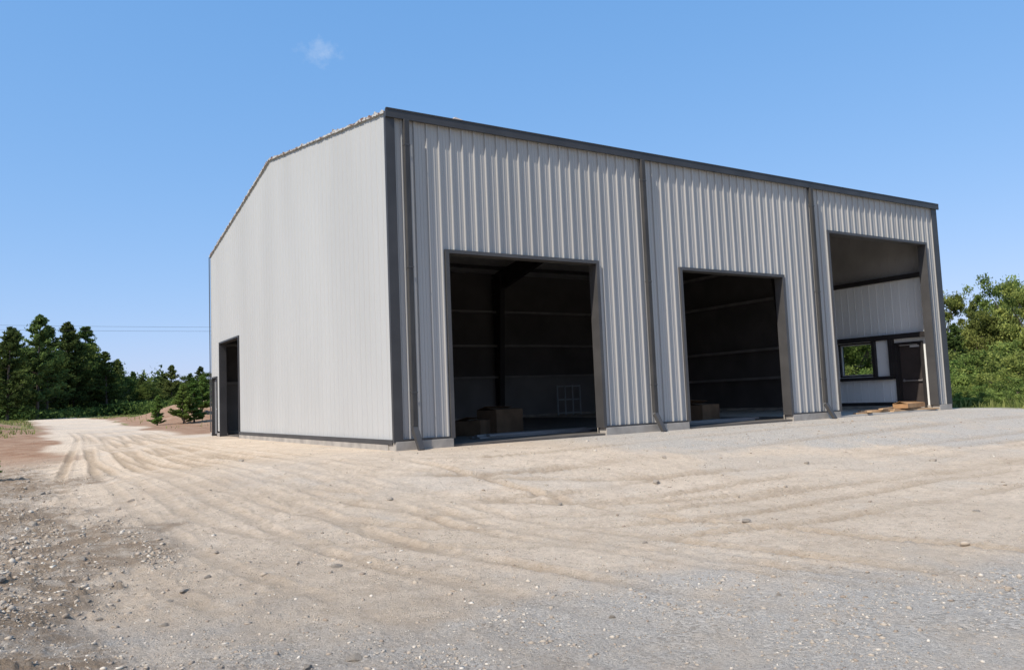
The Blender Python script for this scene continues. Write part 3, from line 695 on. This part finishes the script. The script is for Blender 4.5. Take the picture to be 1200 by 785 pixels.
def blades(name,cx,cy,hmin,hmax,mat,seed):
    r=np.random.default_rng(seed); n=len(cx)
    z=full_h(cx,cy); h=r.uniform(hmin,hmax,n)*(.3+1.3*fbm(cx,cy,1.2,3,3.)**1.5)
    a=r.uniform(0,6.28,n); w=.012+.014*r.random(n); lx=r.normal(size=n)*.45*h; ly=r.normal(size=n)*.45*h
    b0=np.stack([cx-np.cos(a)*w,cy-np.sin(a)*w,z-.02],1); b1=np.stack([cx+np.cos(a)*w,cy+np.sin(a)*w,z-.02],1)
    m0=np.stack([cx-np.cos(a)*w*.8+lx*.4,cy-np.sin(a)*w*.8+ly*.4,z+h*.6],1);m1=np.stack([cx+np.cos(a)*w*.8+lx*.4,cy+np.sin(a)*w*.8+ly*.4,z+h*.6],1)
    t=np.stack([cx+lx,cy+ly,z+h],1); t2=t+np.array([.004,0,0])
    V=np.stack([b0,b1,m1,m0,t2,t],1).reshape(-1,3)
    k=np.arange(n)[:,None]*6
    F=np.concatenate([k+np.array([[0,1,2,3]]),k+np.array([[3,2,4,5]])])
    me=np_mesh(name,V,F,mat)
    sh=np.repeat(np.clip(fbm(cx,cy,2.5,3,8.)*1.6-.4+r.normal(size=n)*.2,0,1),6)
    at=me.attributes.new('shade','FLOAT','POINT'); at.data.foreach_set('value',sh.astype(np.float32))
    o=bpy.data.objects.new(name,me); link(o); o["kind"]="stuff"; return o
n=36000; cx=rng.uniform(22,46,n); cy=rng.uniform(-8,16,n); k=(fbm(cx,cy,2.2,3,5.)>.48)
blades('tall_grass',cx[k],cy[k],.12,.5,M_grass,1)
n=30000; cx=rng.uniform(-22,12,n); cy=rng.uniform(24,72,n)
nn=fbm(cx,cy,2.5,5,2.2)-.5
k=(np.abs(cx+3.2)>2.7)&(nn>.05)&~((cx>-1)&(cy<56)&(rng.random(n)<.85))
blades('roadside_grass',cx[k],cy[k],.08,.3,M_grass,2)

# ------------------------------------------------------------ stones
def ico():
    bm=bmesh.new(); bmesh.ops.create_icosphere(bm,subdivisions=1,radius=1)
    v=np.array([q.co[:] for q in bm.verts]); f=np.array([[q.index for q in p.verts] for p in bm.faces]); bm.free(); return v,f
IV,IF=ico()
def stones(name,cx,cy,s,seed,mat):
    r=np.random.default_rng(seed); n=len(cx)
    z=full_h(cx,cy)
    sc=s[:,None]*r.uniform(.55,1.3,(n,3))*np.array([1,1,.65])
    Vv=IV[None]*(1+r.uniform(-.45,.45,(n,len(IV),1)))*sc[:,None,:]
    a=r.uniform(0,6.28,n); c,s_=np.cos(a)[:,None],np.sin(a)[:,None]
    X=Vv[:,:,0]*c-Vv[:,:,1]*s_; Y=Vv[:,:,0]*s_+Vv[:,:,1]*c
    V=np.stack([X+cx[:,None],Y+cy[:,None],Vv[:,:,2]+z[:,None]+s[:,None]*.05],2).reshape(-1,3)
    F=(IF[None]+np.arange(n)[:,None,None]*len(IV)).reshape(-1,3)
    me=np_mesh(name,V,F,mat)
    at=me.attributes.new('shade','FLOAT','POINT'); at.data.foreach_set('value',np.repeat(r.random(n),len(IV)).astype(np.float32))
    o=bpy.data.objects.new(name,me); link(o); o["kind"]="stuff"; return o
def mat_stone():
    m,nt,out=nodes('loose_stone'); N=nt.nodes;L=nt.links
    p=N.new('ShaderNodeBsdfPrincipled'); p.inputs['Roughness'].default_value=.9; p.inputs['Specular IOR Level'].default_value=.2; L.new(p.outputs[0],out.inputs[0])
    a=N.new('ShaderNodeAttribute'); a.attribute_name='shade'
    cr=N.new('ShaderNodeValToRGB'); e=cr.color_ramp.elements
    e[0].position=0; e[0].color=(.28,.22,.165,1); e[1].position=1; e[1].color=(.60,.54,.45,1)
    q=e.new(.75); q.color=(.45,.375,.29,1)
    L.new(a.outputs['Fac'],cr.inputs[0]); L.new(cr.outputs[0],p.inputs['Base Color']); return m
M_stone=mat_stone()
n=170000
rr=np.exp(rng.uniform(math.log(2.2),math.log(28),n)); aa=a0+rng.uniform(-.78,.78,n)
cx=PX+rr*np.cos(aa); cy=PY+rr*np.sin(aa)
n1=fbm(cx,cy,2.5,5,2.2)-.5
lft=sst(-.5,.8,(-5.3-cx)+n1*3)*sst(14,5,cy)
gz_=np.maximum.reduce([.55*sst(-.9,.9,-(2*cx+3*cy+36.8)/3.6+n1*4.5),lft,.6*sst(-.5,.5,(cy+2.3+.42*(cx-1))+n1*3)*sst(2.4,4.5,cx)])
tfk=track_field(cx,cy)
clump=sst(.35,.65,fbm(cx,cy,.9,4,41.))
keep=(rng.random(n)<(.16+.84*gz_)*(.3+.7*sst(.08,.25,tfk))*(.25+.75*clump))&(bdist(cx,cy)>.3)
cx,cy=cx[keep],cy[keep]; lk=lft[keep]
s=.0033+.005*rng.random(len(cx))+.016*rng.random(len(cx))**13+lk*(.0015*rng.random(len(cx))+.018*rng.random(len(cx))**12)
s=s*np.clip(rr[keep]/6,.8,1.45)
stones('gravel',cx,cy,s,3,M_stone)
def rock(x,y,s,seed):
    r=random.Random(seed)
    bm=bmesh.new(); bmesh.ops.create_icosphere(bm,subdivisions=3,radius=1)
    o_=Vector((r.uniform(0,99),r.uniform(0,99),0))
    cuts=[(Vector((r.gauss(0,1),r.gauss(0,1),r.gauss(0,.6))).normalized(),r.uniform(.5,.8)) for _ in range(9)]
    for v in bm.verts:
        d=v.co.normalized(); p=d*(1+.3*mnoise.noise(d*1.3+o_)+.1*mnoise.noise(d*3.5+o_))
        for nn_,dd_ in cuts:
            k=p.dot(nn_)-dd_
            if k>0: p-=nn_*k*.95
        v.co=p
    me=bpy.data.meshes.new('rock'); bm.to_mesh(me); bm.free(); me.materials.append(M_rock)
    o=bpy.data.objects.new('rock',me); o.location=(x,y,hz(x,y)+s*.06); o.scale=(s*r.uniform(.8,1.3),s*r.uniform(.7,1.1),s*.55); o.rotation_euler[2]=r.uniform(0,6)
    link(o); tag(o,"small pale angular rock lying on the dirt","rock","loose rocks on the dirt")
RK=[(-4.25,-8.2,.06),(.1,-9.3,.06),(-5.1,-10.9,.05),(-5.4,-10.95,.035),(-6.2,-6.0,.05),(-6.6,-3.5,.07),(-7.0,-4.6,.05),(-6.3,-8.2,.035),(-6.9,-7.4,.05),(-5.9,-9.3,.035),(-6.8,-9.0,.035),(-6.4,0.5,.08),(-7.1,3,.10),(-6.7,5.5,.09),
    (-2.4,-5.2,.06),(1.5,-6.3,.07),(5.2,-6.2,.07),(3.3,-4.6,.08),(-3.4,-11.2,.03),(-2.2,-11.6,.025),(-1.5,-9.4,.04),(2.4,-10.6,.05),(-.6,-6.7,.06),(7.5,-7.2,.08),(-2.9,1.2,.07),(-5.3,-2.2,.08),(-6.5,-5.0,.05),(-7.2,-6.1,.04),(-6.0,-7.4,.04),(-5.6,-8.3,.04)]
rr_=random.Random(8)
for k in range(24):
    RK.append((rr_.uniform(-7.6,-5.0),rr_.uniform(-10,6),rr_.uniform(.02,.045)))
for i_,(a_,b_,c_) in enumerate(RK): rock(a_,b_,c_,i_)
# ------------------------------------------------------------ power line
def wire(p0,p1,sag,label):
    V=[];F=[]; prev=None
    for k in range(25):
        t=k/24; p=Vector(p0).lerp(Vector(p1),t); p.z-=sag*4*t*(1-t)
        if prev is not None: tube(V,F,prev,p,.012,.012,5)
        prev=p
    o=mesh_obj('power_line',V,F,M_wire); tag(o,label,"cable","overhead wires")
for z in (11.9,11.4): wire((-40,88,z),(60,78,z),.9,"thin dark overhead wire above the far trees")
for px_,py_ in ((-40,88),(60,78)):
    e=empty('utility_pole',(px_,py_,hz(px_,py_))); tag(e,"wooden utility pole carrying two overhead wires","pole","utility poles")
    V=[];F=[]; tube(V,F,(0,0,-.5),(0,0,11.2),.17,.11,10); mesh_obj('shaft',V,F,M_pole,e)
    boxes('crossarm',[(-.06,.06,-1,1,10.2,10.32)],M_pole,e)
